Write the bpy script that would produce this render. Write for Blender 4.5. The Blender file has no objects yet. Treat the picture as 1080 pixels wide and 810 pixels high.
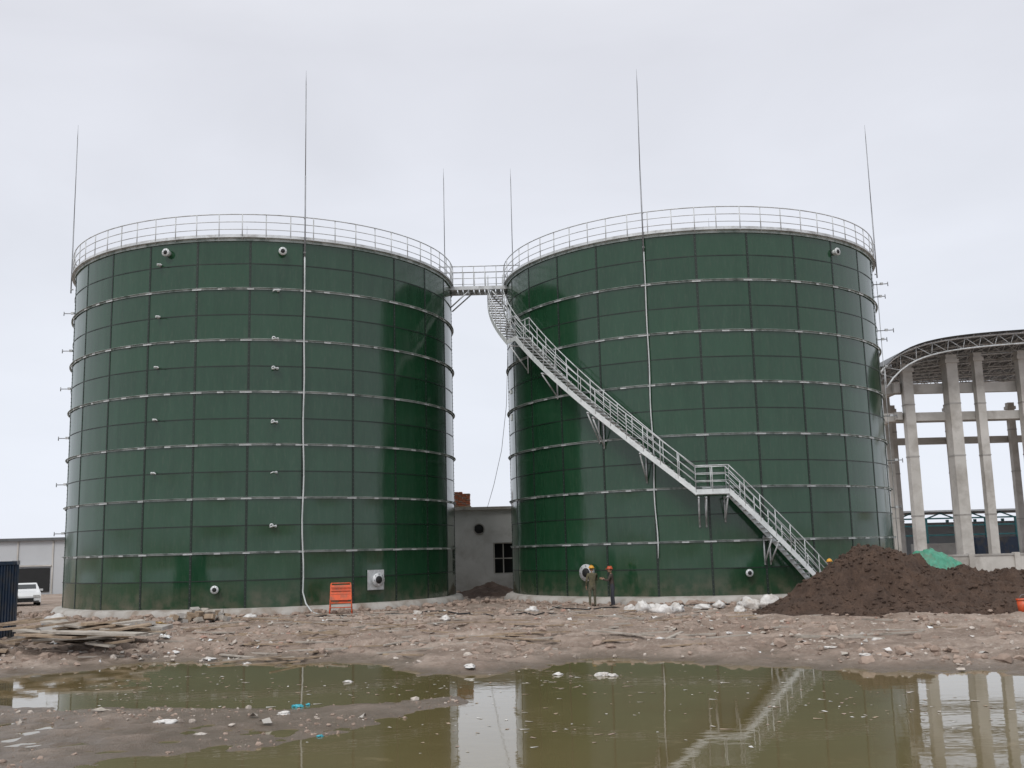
import bpy, bmesh, math, random
import numpy as np
from mathutils import Matrix, Vector, noise as mnoise
random.seed(7)
rad=math.radians
scene=bpy.context.scene
COL=scene.collection

# ------------------------------------------------------------------ camera
cam=bpy.data.cameras.new("camera"); cam.sensor_width=36; cam.lens=1100/1080*36
cam.clip_start=0.1; cam.clip_end=8000
camo=bpy.data.objects.new("camera",cam); COL.objects.link(camo)
Rm=(Matrix.Rotation(rad(99.15),3,'X') @ Matrix.Rotation(rad(-1.43),3,'Z')).to_4x4()
camo.matrix_world=Matrix.Translation((0,0,2.55)) @ Rm
scene.camera=camo
scene.view_settings.view_transform='Standard'
scene.view_settings.look='None'
scene.view_settings.exposure=0

# ------------------------------------------------------------------ materials
class NT:
    def __init__(s,name):
        s.m=bpy.data.materials.new(name); s.m.use_nodes=True; s.t=s.m.node_tree
        s.b=s.t.nodes["Principled BSDF"]; s.out=s.t.nodes["Material Output"]
    def n(s,typ,**kw):
        nd=s.t.nodes.new(typ)
        for k,v in kw.items():
            if k=='inp':
                for a,b in v.items(): nd.inputs[a].default_value=b
            else: setattr(nd,k,v)
        return nd
    def l(s,a,b): s.t.links.new(a,b)
    def noise(s,vec,scale,detail=5,rough=.55,dist=0):
        nd=s.n("ShaderNodeTexNoise",inp={"Scale":scale,"Detail":detail,"Roughness":rough,"Distortion":dist})
        if vec: s.l(vec,nd.inputs["Vector"])
        return nd.outputs["Fac"]
    def ramp(s,fac,stops):
        nd=s.n("ShaderNodeValToRGB"); cr=nd.color_ramp
        while len(cr.elements)<len(stops): cr.elements.new(.5)
        for e,(p,c) in zip(cr.elements,stops):
            e.position=p; e.color=(c,c,c,1) if isinstance(c,(int,float)) else (*c,1)
        s.l(fac,nd.inputs["Fac"]); return nd.outputs["Color"]
    def mix(s,fac,a,b,mode='MIX'):
        nd=s.n("ShaderNodeMix",data_type='RGBA',blend_type=mode)
        for i,v in ((0,fac),(6,a),(7,b)):
            if isinstance(v,(int,float)): nd.inputs[i].default_value=v
            elif isinstance(v,tuple): nd.inputs[i].default_value=(*v,1)
            else: s.l(v,nd.inputs[i])
        return nd.outputs[2]
    def math(s,op,a,b=0,clamp=False):
        nd=s.n("ShaderNodeMath",operation=op,use_clamp=clamp)
        for i,v in ((0,a),(1,b)):
            if isinstance(v,(int,float)): nd.inputs[i].default_value=v
            else: s.l(v,nd.inputs[i])
        return nd.outputs[0]
    def mapr(s,v,a,b,c=0,d=1):
        nd=s.n("ShaderNodeMapRange",inp={1:a,2:b,3:c,4:d}); s.l(v,nd.inputs[0]); return nd.outputs[0]
    def bump(s,h,strength,dist=.02,normal=None):
        nd=s.n("ShaderNodeBump",inp={"Strength":strength,"Distance":dist}); s.l(h,nd.inputs["Height"])
        if normal: s.l(normal,nd.inputs["Normal"])
        s.l(nd.outputs[0],s.b.inputs["Normal"]); return nd.outputs[0]
    def pos(s,scale=None):
        g=s.n("ShaderNodeNewGeometry").outputs["Position"]
        if scale:
            mp=s.n("ShaderNodeMapping",inp={"Scale":scale}); s.l(g,mp.inputs["Vector"]); return mp.outputs[0]
        return g
    def col(s,v):
        if isinstance(v,tuple): s.b.inputs["Base Color"].default_value=(*v,1)
        else: s.l(v,s.b.inputs["Base Color"])
    def rough(s,v):
        if isinstance(v,(int,float)): s.b.inputs["Roughness"].default_value=v
        else: s.l(v,s.b.inputs["Roughness"])

def mat(name,c1,c2=None,scale=2.0,rough=.7,metal=0,bump=0,bscale=None,dirt=None,dscale=.8):
    s=NT(name); p=s.pos()
    c2=c2 or tuple(x*.7 for x in c1)
    f=s.ramp(s.noise(p,scale,6,.6),[(.3,0.),(.7,1.)])
    c=s.mix(f,c2,c1)
    if dirt:
        g=s.ramp(s.noise(p,dscale,7,.65,.3),[(.48,0.),(.68,1.)])
        c=s.mix(g,c,dirt)
    s.col(c); s.rough(rough); s.b.inputs["Metallic"].default_value=metal
    if bump: s.bump(s.noise(p,bscale or scale*6,5,.6),bump)
    return s.m

M={}
M['galv']=mat("galvanised_steel",(.68,.70,.71),(.47,.49,.50),3,.5,.2,dirt=(.30,.30,.29),dscale=1.5)
M['ring']=mat("ring_steel",(.52,.56,.55),(.22,.27,.25),1.3,.55,.15,dirt=(.09,.13,.11),dscale=2.2)
M['clip']=mat("clip_steel",(.76,.79,.79),(.55,.58,.58),3,.5,.1)
M['bolt']=mat("bolt_heads",(.12,.15,.14),None,3,.5,.2)
M['rod']=mat("rod_steel",(.34,.35,.37),None,3,.5,.3)
M['cable']=mat("cable_white",(.62,.64,.64),(.42,.45,.45),2,.6)
M['conc']=mat("concrete",(.42,.41,.39),(.31,.30,.285),.9,.9,0,.5,8,dirt=(.23,.21,.185),dscale=.7)
M['concw']=mat("concrete_pale",(.58,.565,.535),(.46,.445,.415),.7,.9,0,.4,6,dirt=(.35,.33,.30),dscale=.5)
M['render']=mat("cement_render",(.62,.62,.61),(.50,.50,.49),.6,.9,0,.3,5,dirt=(.38,.37,.35),dscale=.45)
M['cfound']=mat("foundation_concrete",(.46,.44,.41),(.32,.30,.275),.8,.9,0,.5,7,dirt=(.23,.19,.155),dscale=.9)
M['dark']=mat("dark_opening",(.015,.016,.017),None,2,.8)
M['glass']=mat("car_glass",(.02,.025,.03),None,2,.1)
M['rubber']=mat("rubber",(.02,.02,.02),None,4,.8)
M['carw']=mat("car_paint_white",(.72,.73,.74),(.66,.67,.68),2,.25)
M['lamp']=mat("headlamp",(.6,.6,.6),None,6,.15)
M['navy']=mat("navy_steel",(.028,.052,.10),(.020,.035,.065),2,.45,.1,dirt=(.08,.075,.07),dscale=1.2)
M['orange']=mat("orange_paint",(.78,.13,.04),(.6,.085,.03),5,.45,dirt=(.30,.11,.06),dscale=4)
M['teal']=mat("teal_steel",(.05,.20,.21),(.03,.13,.15),2,.5,.1)
M['roof']=mat("roof_sheet",(.13,.135,.14),(.08,.085,.09),1,.6,.2)
M['wgrey']=mat("pale_cladding",(.50,.52,.54),(.44,.46,.48),.3,.6)
M['brick']=mat("red_brick",(.50,.17,.09),(.38,.12,.065),6,.85)
M['wood']=mat("weathered_wood",(.40,.31,.22),(.25,.185,.13),5,.85,0,.4,20,dirt=(.17,.13,.10),dscale=2)
M['woodg']=mat("grey_board",(.46,.42,.37),(.32,.29,.25),4,.85,0,.4,20,dirt=(.20,.17,.14),dscale=2)
M['woody']=mat("fresh_timber",(.60,.44,.19),(.46,.33,.14),5,.8)
M['bag']=mat("white_sacking",(.74,.73,.71),(.50,.48,.46),5,.6,0,.6,14,dirt=(.42,.37,.32),dscale=2.5)
M['cyanp']=mat("cyan_plastic",(.05,.42,.52),None,6,.35)
M['tarp']=mat("green_tarp",(.09,.36,.24),(.04,.20,.13),5,.6,0,.9,9,dirt=(.12,.17,.12),dscale=2)
M['skin']=mat("skin",(.42,.25,.17),None,9,.55)
M['hair']=mat("hair",(.015,.012,.01),None,9,.6)
M['olive']=mat("olive_jacket",(.13,.115,.065),(.06,.055,.035),14,.9)
M['brownj']=mat("brown_jacket",(.08,.06,.048),(.04,.032,.026),12,.9)
M['trous']=mat("camo_trousers",(.14,.13,.085),(.06,.055,.038),12,.9)
M['trous2']=mat("dark_trousers",(.04,.043,.055),None,10,.9)
M['boot']=mat("boots",(.03,.025,.02),None,10,.7)
M['haty']=mat("yellow_helmet",(.70,.36,.04),(.62,.30,.03),4,.4)
M['hatr']=mat("red_helmet",(.50,.09,.035),None,4,.4)

def tank_mat(name):
    s=NT(name); p=s.pos()
    at=s.n("ShaderNodeAttribute",attribute_name="panel_tone").outputs["Fac"]
    base=s.mix(at,(.0075,.036,.016),(.0135,.058,.025))
    st=s.noise(s.pos((1.6,1.6,.16)),1.6,5,.6)
    base=s.mix(s.ramp(st,[(.35,0.),(.75,.5)]),base,(.022,.074,.038))
    fine=s.noise(s.pos((5,5,.9)),2.2,6,.65)
    dust=s.math('MULTIPLY',s.ramp(fine,[(.5,0.),(.8,1.)]),.25)
    base=s.mix(dust,base,(.095,.115,.08))
    z=s.n("ShaderNodeSeparateXYZ"); s.l(p,z.inputs[0])
    low=s.mapr(z.outputs["Z"],1.6,.38,0,1)
    low=s.math('MULTIPLY',low,s.ramp(s.noise(p,1.6,6,.6),[(.4,.1),(.7,.8)]))
    base=s.mix(low,base,(.14,.12,.09))
    s.col(base)
    r=s.mapr(s.noise(p,.6,4,.6),.3,.7,.07,.17); s.rough(r)
    s.b.inputs["IOR"].default_value=1.56
    s.bump(s.noise(s.pos((.9,.9,.2)),1.2,3,.5),.32,.04)
    return s.m
M['tank']=tank_mat("green_enamel_steel")
M['seam']=mat("seam_sealant",(.010,.022,.015),(.006,.014,.010),3,.5)
def mud_mat(name,pile=False):
    s=NT(name); p=s.pos()
    n1=s.noise(p,.22,6,.6,.4); n2=s.noise(p,1.4,7,.65,.3); n3=s.noise(p,9,6,.7)
    if pile:
        c=s.mix(s.ramp(n2,[(.3,0.),(.7,1.)]),(.055,.034,.024),(.125,.077,.053))
        c=s.mix(s.ramp(n3,[(.55,0.),(.75,.7)]),c,(.17,.115,.085))
        c=s.mix(s.ramp(s.noise(p,22,5,.7),[(.35,.7),(.5,0.)]),c,(.035,.022,.016))
        s.col(c); s.rough(.95)
    else:
        c=s.mix(s.ramp(n1,[(.35,0.),(.65,1.)]),(.345,.262,.212),(.50,.405,.340))
        c=s.mix(s.ramp(s.noise(s.pos((.5,1.3,1)),.55,7,.62,.6),[(.46,.0),(.60,.65)]),c,(.225,.168,.130))
        c=s.mix(s.ramp(n2,[(.35,.65),(.58,0.)]),c,(.195,.145,.112))
        c=s.mix(s.ramp(n3,[(.57,0.),(.70,.75)]),c,(.60,.54,.48))
        c=s.mix(s.ramp(n3,[(.28,.8),(.43,0.)]),c,(.11,.082,.062))
        z=s.n("ShaderNodeSeparateXYZ"); s.l(p,z.inputs[0])
        zz=s.math('ADD',z.outputs["Z"],s.math('MULTIPLY',s.math('SUBTRACT',n2,.5),.16))
        wet=s.mapr(zz,-.11,-.25,0,1)
        c=s.mix(s.math('MULTIPLY',wet,.70),c,(.130,.098,.066))
        s.col(c)
        s.rough(s.mapr(wet,0,1,.95,.32))
    h=s.math('ADD',s.math('MULTIPLY',n3,.5),s.math('ADD',s.noise(p,30,5,.7),n2))
    s.bump(h,1.0,.07)
    return s.m
M['mud']=mud_mat("muddy_ground"); M['pile']=mud_mat("dark_earth",True)
s=NT("pond_water"); p=s.pos()
c=s.mix(s.noise(p,.25,4,.6),(.105,.084,.036),(.165,.130,.062))
scum=s.ramp(s.noise(s.pos((1,1.8,1)),1.1,7,.7,.8),[(.58,0.),(.72,.6)])
c=s.mix(scum,c,(.24,.19,.105))
s.col(c); s.rough(s.math('ADD',s.math('MULTIPLY',scum,.14),.03)); s.b.inputs["IOR"].default_value=1.42
s.bump(s.noise(s.pos((1.0,1.6,1)),1.8,3,.5),.035,.05)
M['water']=s.m

# ------------------------------------------------------------------ mesh builder
class MB:
    def __init__(s): s.v=[]; s.f=[]; s.sm=[]; s.mi=[]; s.mats=[]
    def m(s,mt):
        if mt not in s.mats: s.mats.append(mt)
        return s.mats.index(mt)
    def raw(s,vs,fs,mt,smooth=False):
        o=len(s.v); k=s.m(mt)
        s.v+= [tuple(v) for v in vs]
        for f in fs: s.f.append([o+i for i in f]); s.sm.append(smooth); s.mi.append(k)
    def box(s,c,size,mt,rz=0,M_=None):
        x,y,z=[a/2 for a in size]
        vs=[Vector((i*x,j*y,k*z)) for i in(-1,1) for j in(-1,1) for k in(-1,1)]
        R_=Matrix.Rotation(rz,3,'Z') if M_ is None else M_
        vs=[R_@v+Vector(c) for v in vs]
        s.raw(vs,[(0,1,3,2),(4,6,7,5),(0,4,5,1),(2,3,7,6),(0,2,6,4),(1,5,7,3)],mt)
    def tube(s,pts,r,mt,n=6,closed=False,caps=True,smooth=True,r2=None):
        pts=[Vector(p) for p in pts]; N=len(pts); vs=[]
        for i,p in enumerate(pts):
            a=pts[(i-1)%N] if (closed or i>0) else p; b=pts[(i+1)%N] if (closed or i<N-1) else p
            t=(b-a).normalized(); up=Vector((0,0,1)) if abs(t.z)<.92 else Vector((1,0,0))
            u=t.cross(up).normalized(); w=u.cross(t)
            rr=r if r2 is None else r+(r2-r)*i/(N-1)
            for k in range(n):
                an=2*math.pi*(k+.5)/n; vs.append(p+(u*math.cos(an)+w*math.sin(an))*rr)
        fs=[]
        for i in range(N if closed else N-1):
            j=(i+1)%N
            for k in range(n): fs.append((i*n+k,i*n+(k+1)%n,j*n+(k+1)%n,j*n+k))
        if caps and not closed: fs.append(tuple(range(n))[::-1]); fs.append(tuple(range((N-1)*n,N*n)))
        s.raw(vs,fs,mt,smooth)
    def ribbon(s,pts,h,t,mt,closed=False):
        pts=[Vector(p) for p in pts]; N=len(pts); vs=[]
        for i,p in enumerate(pts):
            a=pts[(i-1)%N] if (closed or i>0) else p; b=pts[(i+1)%N] if (closed or i<N-1) else p
            d=(b-a); d.z=0; d.normalize(); nrm=Vector((-d.y,d.x,0))*t/2; hz=Vector((0,0,h/2))
            vs+=[p+nrm+hz,p-nrm+hz,p-nrm-hz,p+nrm-hz]
        fs=[]
        for i in range(N if closed else N-1):
            j=(i+1)%N
            for k in range(4): fs.append((i*4+k,i*4+(k+1)%4,j*4+(k+1)%4,j*4+k))
        if not closed: fs+= [(3,2,1,0),tuple(range((N-1)*4,N*4))]
        s.raw(vs,fs,mt)
    def ball(s,c,r,mt,seg=12,rings=8,scale=(1,1,1),cut=None,rz=0):
        vs=[];fs=[]
        for i in range(rings+1):
            th=math.pi*i/rings
            for k in range(seg):
                a=2*math.pi*k/seg
                v=Vector((math.sin(th)*math.cos(a)*scale[0],math.sin(th)*math.sin(a)*scale[1],math.cos(th)*scale[2]))*r
                if cut is not None and v.z<cut: v.z=cut
                v=Matrix.Rotation(rz,3,'Z')@v
                vs.append(v+Vector(c))
        for i in range(rings):
            for k in range(seg): fs.append((i*seg+k,(i+1)*seg+k,(i+1)*seg+(k+1)%seg,i*seg+(k+1)%seg))
        s.raw(vs,fs,mt,True)
    def obj(s,name,parent=None,loc=None,rz=0):
        me=bpy.data.meshes.new(name); me.from_pydata(s.v,[],s.f)
        for m_ in s.mats: me.materials.append(m_)
        me.polygons.foreach_set("use_smooth",s.sm); me.polygons.foreach_set("material_index",s.mi)
        me.update()
        o=bpy.data.objects.new(name,me); COL.objects.link(o)
        if parent: o.parent=parent
        if loc: o.location=loc
        o.rotation_euler[2]=rz
        return o
def empty(name,loc=(0,0,0),rz=0):
    e=bpy.data.objects.new(name,None); e.empty_display_size=.5; COL.objects.link(e); e.location=loc; e.rotation_euler[2]=rz; return e
def pol(cx,cy,r,a,z): return Vector((cx+r*math.cos(rad(a)),cy+r*math.sin(rad(a)),z))
def fixn(o):
    bm=bmesh.new(); bm.from_mesh(o.data); bmesh.ops.recalc_face_normals(bm,faces=bm.faces); bm.to_mesh(o.data); bm.free()

# ------------------------------------------------------------------ terrain
def vnoise(x,y,seed):
    xi=np.floor(x).astype(np.int64); yi=np.floor(y).astype(np.int64); fx=x-xi; fy=y-yi
    fx=fx*fx*(3-2*fx); fy=fy*fy*(3-2*fy)
    def h(a,b):
        n=(a*374761393+b*668265263+seed*982451653)&0x7fffffff
        n=((n^(n>>13))*1274126177)&0x7fffffff
        n=(n^(n>>16))&0xffff
        return n/65535.0*2-1
    return (h(xi,yi)*(1-fx)+h(xi+1,yi)*fx)*(1-fy)+(h(xi,yi+1)*(1-fx)+h(xi+1,yi+1)*fx)*fy
def fbm(x,y,seed,o=4,g=.5):
    t=0;a=1;n=0
    for i in range(o):
        t=t+a*vnoise(x*2**i+i*17.3,y*2**i-i*9.1,seed+i); n+=a; a*=g
    return t/n
POND=[(-14.8,25.2),(-12.3,28.2),(-10.5,30.2),(-6.3,29.4),(-3.5,27.4),(-2.1,25.1),(-.2,25.2),(.3,26.4),(1.8,27.6),(3.7,27.4),(5.8,26.2),
(6.7,24.4),(8.2,23.5),(10.4,22.5),(14,21),(18,17),(18,-6),(-16,-6),(-12,8),(-7,11),(-6.6,14),(-6.2,15.2),(-5,15.9),(-3.9,16.2),(-3.0,17.0),(-2.9,18.2),
(-2.3,19.6),(-.9,20.7),(-1.3,21.3),(-2.7,21.0),(-4.4,20.3),(-6.3,20.6),(-8.5,21.6),(-10.5,22.0),(-14,22.8),(-15.5,24)]
def sdf(x,y):
    P=np.array(POND); n=len(P); dm=np.full(x.shape,1e9); ins=np.zeros(x.shape,bool)
    for i in range(n):
        ax,ay=P[i]; bx,by=P[(i+1)%n]; ex,ey=bx-ax,by-ay
        t=np.clip(((x-ax)*ex+(y-ay)*ey)/(ex*ex+ey*ey),0,1)
        dm=np.minimum(dm,(x-ax-t*ex)**2+(y-ay-t*ey)**2)
        c=((ay>y)!=(by>y))&(x<(bx-ax)*(y-ay)/((by-ay) if by!=ay else 1e-9)+ax); ins^=c
    d=np.sqrt(dm); return np.where(ins,-d,d)
def height(x,y):
    x=np.asarray(x,float); y=np.asarray(y,float)
    d=sdf(x,y)
    dn=d+1.0*fbm(x*.45,y*.45,3,3)+.7*fbm(x*1.7,y*1.7,11,3)+.25*fbm(x*5,y*5,15,2)
    land=-.28+.30*(1-np.exp(-np.maximum(dn,0)/2.6))
    isl=(y<24)&(x<3); land=np.where(isl,-.28+.050*(1-np.exp(-np.maximum(dn,0)/.9)),land)
    wat=-.28-.25*(1-np.exp(np.minimum(dn,0)/1.0))
    z=np.where(dn>0,land,wat)
    k=np.clip(dn/1.5,.2,1)*np.where(isl,.55,1)
    rid=1-2*np.abs(fbm(x*1.1,y*1.4,71,4,.55))
    z+=k*(.11*fbm(x*.8,y*1.1,21,4)+.08*fbm(x*3.1,y*3.6,31,3)+.10*(rid-.62))
    w=y+1.2*np.sin(x*.11)+.5*fbm(x*.3,y*.3,41,2)
    for c_,wd in ((31.5,.28),(33.3,.3),(36.2,.26),(38.0,.3)):
        z-=.11*np.exp(-((w-c_)/wd)**2)*np.clip(dn,0,1)
        z+=.06*np.exp(-((w-c_-.5)/wd)**2)*np.clip(dn,0,1)
    far=np.clip((np.hypot(x,y)-75)/60,0,1); z=z*(1-far)
    return z
def hz(x,y): return float(height(np.array([x]),np.array([y]))[0])
def axis(lo,hi,st,far):
    a=list(np.arange(lo,hi+1e-6,st)); s_=st
    b=hi
    while b<far: s_*=1.28; b+=s_; a.append(b)
    b=lo; s_=st
    while b>-far: s_*=1.28; b-=s_; a.insert(0,b)
    return np.array(a)
xs=axis(-22,24,.10,4000); ys=axis(12,48,.10,4000)
X,Y=np.meshgrid(xs,ys); Z=height(X,Y)
nx,ny=len(xs),len(ys)
vs=np.stack([X.ravel(),Y.ravel(),Z.ravel()],1)
ii=np.arange(nx*ny).reshape(ny,nx)
fs=np.stack([ii[:-1,:-1].ravel(),ii[:-1,1:].ravel(),ii[1:,1:].ravel(),ii[1:,:-1].ravel()],1)
def npmesh(name,vs,fs,mt,smooth=True):
    me=bpy.data.meshes.new(name); me.vertices.add(len(vs)); me.vertices.foreach_set("co",vs.astype(np.float32).ravel())
    k=fs.shape[1]; me.loops.add(fs.size); me.loops.foreach_set("vertex_index",fs.astype(np.int32).ravel())
    me.polygons.add(len(fs)); me.polygons.foreach_set("loop_start",(np.arange(len(fs))*k).astype(np.int32))
    me.update(calc_edges=True); me.validate()
    me.polygons.foreach_set("use_smooth",np.full(len(me.polygons),smooth))
    me.materials.append(mt)
    o=bpy.data.objects.new(name,me); COL.objects.link(o); return o
npmesh("ground",vs,fs,M['mud'])
mb=MB(); mb.raw([(-26,-12,-.28),(26,-12,-.28),(26,34,-.28),(-26,34,-.28)],[(0,1,2,3)],M['water']); mb.obj("pond_water")

def scatter(name,pts,mt,smooth=False):
    t=(1+5**.5)/2
    iv=np.array([(-1,t,0),(1,t,0),(-1,-t,0),(1,-t,0),(0,-1,t),(0,1,t),(0,-1,-t),(0,1,-t),(t,0,-1),(t,0,1),(-t,0,-1),(-t,0,1)],float); iv/=np.linalg.norm(iv[0])
    fi=np.array([(0,11,5),(0,5,1),(0,1,7),(0,7,10),(0,10,11),(1,5,9),(5,11,4),(11,10,2),(10,7,6),(7,1,8),(3,9,4),(3,4,2),(3,2,6),(3,6,8),(3,8,9),(4,9,5),(2,4,11),(6,2,10),(8,6,7),(9,8,1)])
    rg=np.random.RandomState(len(pts)); V=[];F=[]
    for i,(x,y,z,r) in enumerate(pts):
        q=iv*(1+rg.uniform(-.32,.32,(12,1)))*r*rg.uniform(.6,1.3,(1,3)); q[:,2]*=.75
        a=rg.uniform(0,6.28); c_,s_=math.cos(a),math.sin(a)
        q=np.stack([q[:,0]*c_-q[:,1]*s_,q[:,0]*s_+q[:,1]*c_,q[:,2]],1)+np.array([x,y,z])
        V.append(q);F.append(fi+12*i)
    return npmesh(name,np.concatenate(V),np.concatenate(F),mt,smooth)
rg=np.random.RandomState(5)
def land_pts(n,x0,x1,y0,y1,rmin,rmax,minz=-.22,pw=3):
    x=rg.uniform(x0,x1,n); y=rg.uniform(y0,y1,n); cl=fbm(x*.35,y*.5,77,3)
    z=height(x,y); ok=(z>minz)&(cl>rg.uniform(-.35,.35,n))&(np.hypot(x+13.44,y-57.45)>10.9)&(np.hypot(x-10.04,y-58.1)>10.9)
    r=rmin+(rmax-rmin)*rg.uniform(0,1,n)**pw
    return [(a,b,c_+d*.15,d) for a,b,c_,d in zip(x[ok],y[ok],z[ok],r[ok])]
M['stone']=mat("rubble_stone",(.56,.51,.46),(.33,.28,.235),4,.9,dirt=(.21,.165,.13),dscale=3)
M['clod']=mat("mud_clod",(.39,.30,.245),(.21,.157,.125),3,.95)
M['brickb']=mat("broken_brick",(.36,.22,.17),(.28,.175,.14),3,.9)
scatter("mud_clods",land_pts(12000,-22,22,22,49,.02,.17,pw=4),M['clod'])
scatter("gravel",land_pts(9000,-22,22,15,49,.012,.10,-.27,4),M['stone'])
scatter("brick_rubble",land_pts(300,-20,15,31,49,.04,.11,-.2),M['brickb'])
scatter("shore_stones",land_pts(4200,-13,2,14.5,24,.010,.055,-.275),M['clod'])

# ------------------------------------------------------------------ tanks
TH0=.38; STEP=2.434; RIM=TH0+7*STEP; TR=10.2; NP=26
def build_tank(cx,cy,phase,seed,sub=8):
    root=empty("storage_tank",(cx,cy,0))
    rr=random.Random(seed)
    me_v=[];me_f=[];tone=[]
    n=NP*sub; zs=[TH0+i*STEP/2 for i in range(15)]
    ZS=[]; 
    for i in range(14): ZS+= [zs[i]+(zs[i+1]-zs[i])*q/4 for q in range(4)]
    ZS.append(zs[-1])
    dip=[[rr.uniform(-.005,.020) for _ in range(NP)] for _ in range(15)]
    for j,z in enumerate(ZS):
        row=min(13,j//4); v=(j%4)/4
        for k in range(n):
            u=(k%sub)/sub; dd=dip[row][k//sub]*(math.sin(math.pi*u)**1.0)*(math.sin(math.pi*v))
            dd+=.014*math.sin(math.pi*u)
            a=rad(phase+360*k/n); r_=TR-dd; me_v.append((r_*math.cos(a),r_*math.sin(a),z))
    tcs=[[rr.random() for _ in range(NP)] for _ in range(14)]
    for j in range(len(ZS)-1):
        i=j//4
        for k in range(n):
            me_f.append((j*n+k,j*n+(k+1)%n,(j+1)*n+(k+1)%n,(j+1)*n+k)); tone.append(.2+.6*(tcs[i][k//sub]*.85+.15*(i%2)))
    me=bpy.data.meshes.new("shell"); me.from_pydata(me_v,[],me_f); me.materials.append(M['tank'])
    at=me.attributes.new("panel_tone",'FLOAT','FACE'); at.data.foreach_set("value",tone)
    me.polygons.foreach_set("use_smooth",[True]*len(me_f))
    sharp=[]
    for e_ in me.edges:
        a,b=e_.vertices; ja,jb=a//n,b//n; ka,kb=a%n,b%n
        sharp.append((ka==kb and ka%sub==0) or (ja==jb and ja%4==0))
    me.edges.foreach_set("use_edge_sharp",sharp); me.update()
    o=bpy.data.objects.new("shell",me); COL.objects.link(o); o.parent=root
    sm=MB(); sg=M['seam']
    for k in range(NP):
        a=phase+360*k/NP
        for i in range(14):
            z0,z1=zs[i]+.012,zs[i+1]-.012
            sm.box(pol(0,0,TR+.006,a,(z0+z1)/2),(.014,.10,z1-z0),sg,rad(a))
            for j in range(6): sm.box(pol(0,0,TR+.02,a,z0+(j+.5)*(z1-z0)/6),(.024,.028,.028),M['bolt'],rad(a))
    for i in range(1,14):
        if i%2: sm.ribbon([pol(0,0,TR+.005,360*k/104,zs[i]) for k in range(104)],.04,.012,sg,True)
    sm.obj("panel_seams",root)
    rg_=MB()
    for i in range(1,7):
        z=TH0+i*STEP
        rg_.ribbon([pol(0,0,TR+.03,360*k/130,z) for k in range(130)],.075,.02,M['ring'],True)
        N=130; vv=[];ff=[]
        for k in range(N):
            for (r_,zz) in ((TR+.01,z+.040),(TR+.12,z+.040),(TR+.12,z+.053),(TR+.01,z+.053)): vv.append(pol(0,0,r_,360*k/N,zz))
        for k in range(N):
            for q in range(4): ff.append((k*4+q,((k+1)%N)*4+q,((k+1)%N)*4+(q+1)%4,k*4+(q+1)%4))
        rg_.raw(vv,ff,M['ring'])
        for k in range(NP):
            a=phase+360*k/NP
            for off,l in ((0,.42),(13.85*.5,.26)):
                if off and rr.random()<.35: continue
                rg_.box(pol(0,0,TR+.055,a+off+rr.uniform(-.8,.8),z-.005),(.03,l*rr.uniform(.6,1.4),.075),M['clip'],rad(a+off))
    rg_.ribbon([pol(0,0,TR+.03,360*k/130,RIM-.05) for k in range(130)],.14,.05,M['ring'],True)
    rg_.ribbon([pol(0,0,TR+.10,360*k/130,RIM+.03) for k in range(130)],.03,.18,M['galv'],True)
    fixn(rg_.obj("stiffening_rings",root))
    rf=MB(); N=104; vv=[pol(0,0,TR-.02,360*k/N,RIM-.1) for k in range(N)]+[Vector((0,0,RIM+.9))]
    rf.raw(vv,[(k,(k+1)%N,N) for k in range(N)],M['roof'],True); rf.obj("roof",root)
    gr=MB(); NPost=60
    for k in range(NPost):
        a=phase+360*k/NPost+rr.uniform(-.25,.25)
        gr.tube([pol(0,0,TR+.12,a,RIM-.05),pol(0,0,TR+.12+rr.uniform(-.02,.03),a,RIM+1.15)],.026,M['galv'],5)
    for zz,r_ in ((1.15,.028),(.78,.02),(.42,.02)):
        gr.tube([pol(0,0,TR+.12,360*k/120,RIM+zz) for k in range(120)],r_,M['galv'],5,closed=True)
    gr.ribbon([pol(0,0,TR+.12,360*k/120,RIM+.11) for k in range(120)],.13,.012,M['galv'],True)
    gr.obj("guard_rail",root)
    fd=MB(); N=96; vv=[];ff=[]
    prof=((10.75,-.6),(10.72,.10),(10.55,.32),(10.42,TH0-.02),(10.1,TH0+.01))
    for k in range(N):
        a=360*k/N
        for j,(r_,z) in enumerate(prof):
            w=.05*mnoise.noise(Vector((math.cos(rad(a))*9+seed,math.sin(rad(a))*9,j*.7))) if 0<j<4 else 0
            vv.append(pol(0,0,r_+w*2,a,z+w*.6))
    for k in range(N):
        for q in range(4): ff.append((k*5+q,((k+1)%N)*5+q,((k+1)%N)*5+q+1,k*5+q+1))
    fd.raw(vv,ff,M['cfound'],True); fd.obj("foundation_ring",root)
    return root
def flange(mb,a,z,r,mt,tl=.22,plate=None,inner=M['dark']):
    c=pol(0,0,TR,a,z); d=Vector((math.cos(rad(a)),math.sin(rad(a)),0))
    if plate: mb.box(c+d*.03,(.04,plate,plate),mt,rad(a))
    mb.tube([c-d*.05,c+d*tl],r*.72,mt,16)
    mb.tube([c+d*(tl-.03),c+d*(tl+.04)],r,mt,18)
    mb.tube([c+d*(tl+.035),c+d*(tl+.05)],r*.55,inner,14)
    for k in range(8):
        an=2*math.pi*k/8; u=Vector((-d.y,d.x,0))
        q=c+d*(tl+.05)+(u*math.cos(an)+Vector((0,0,1))*math.sin(an))*r*.83
        mb.tube([q-d*.02,q+d*.015],r*.07,M['rod'],6)
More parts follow.
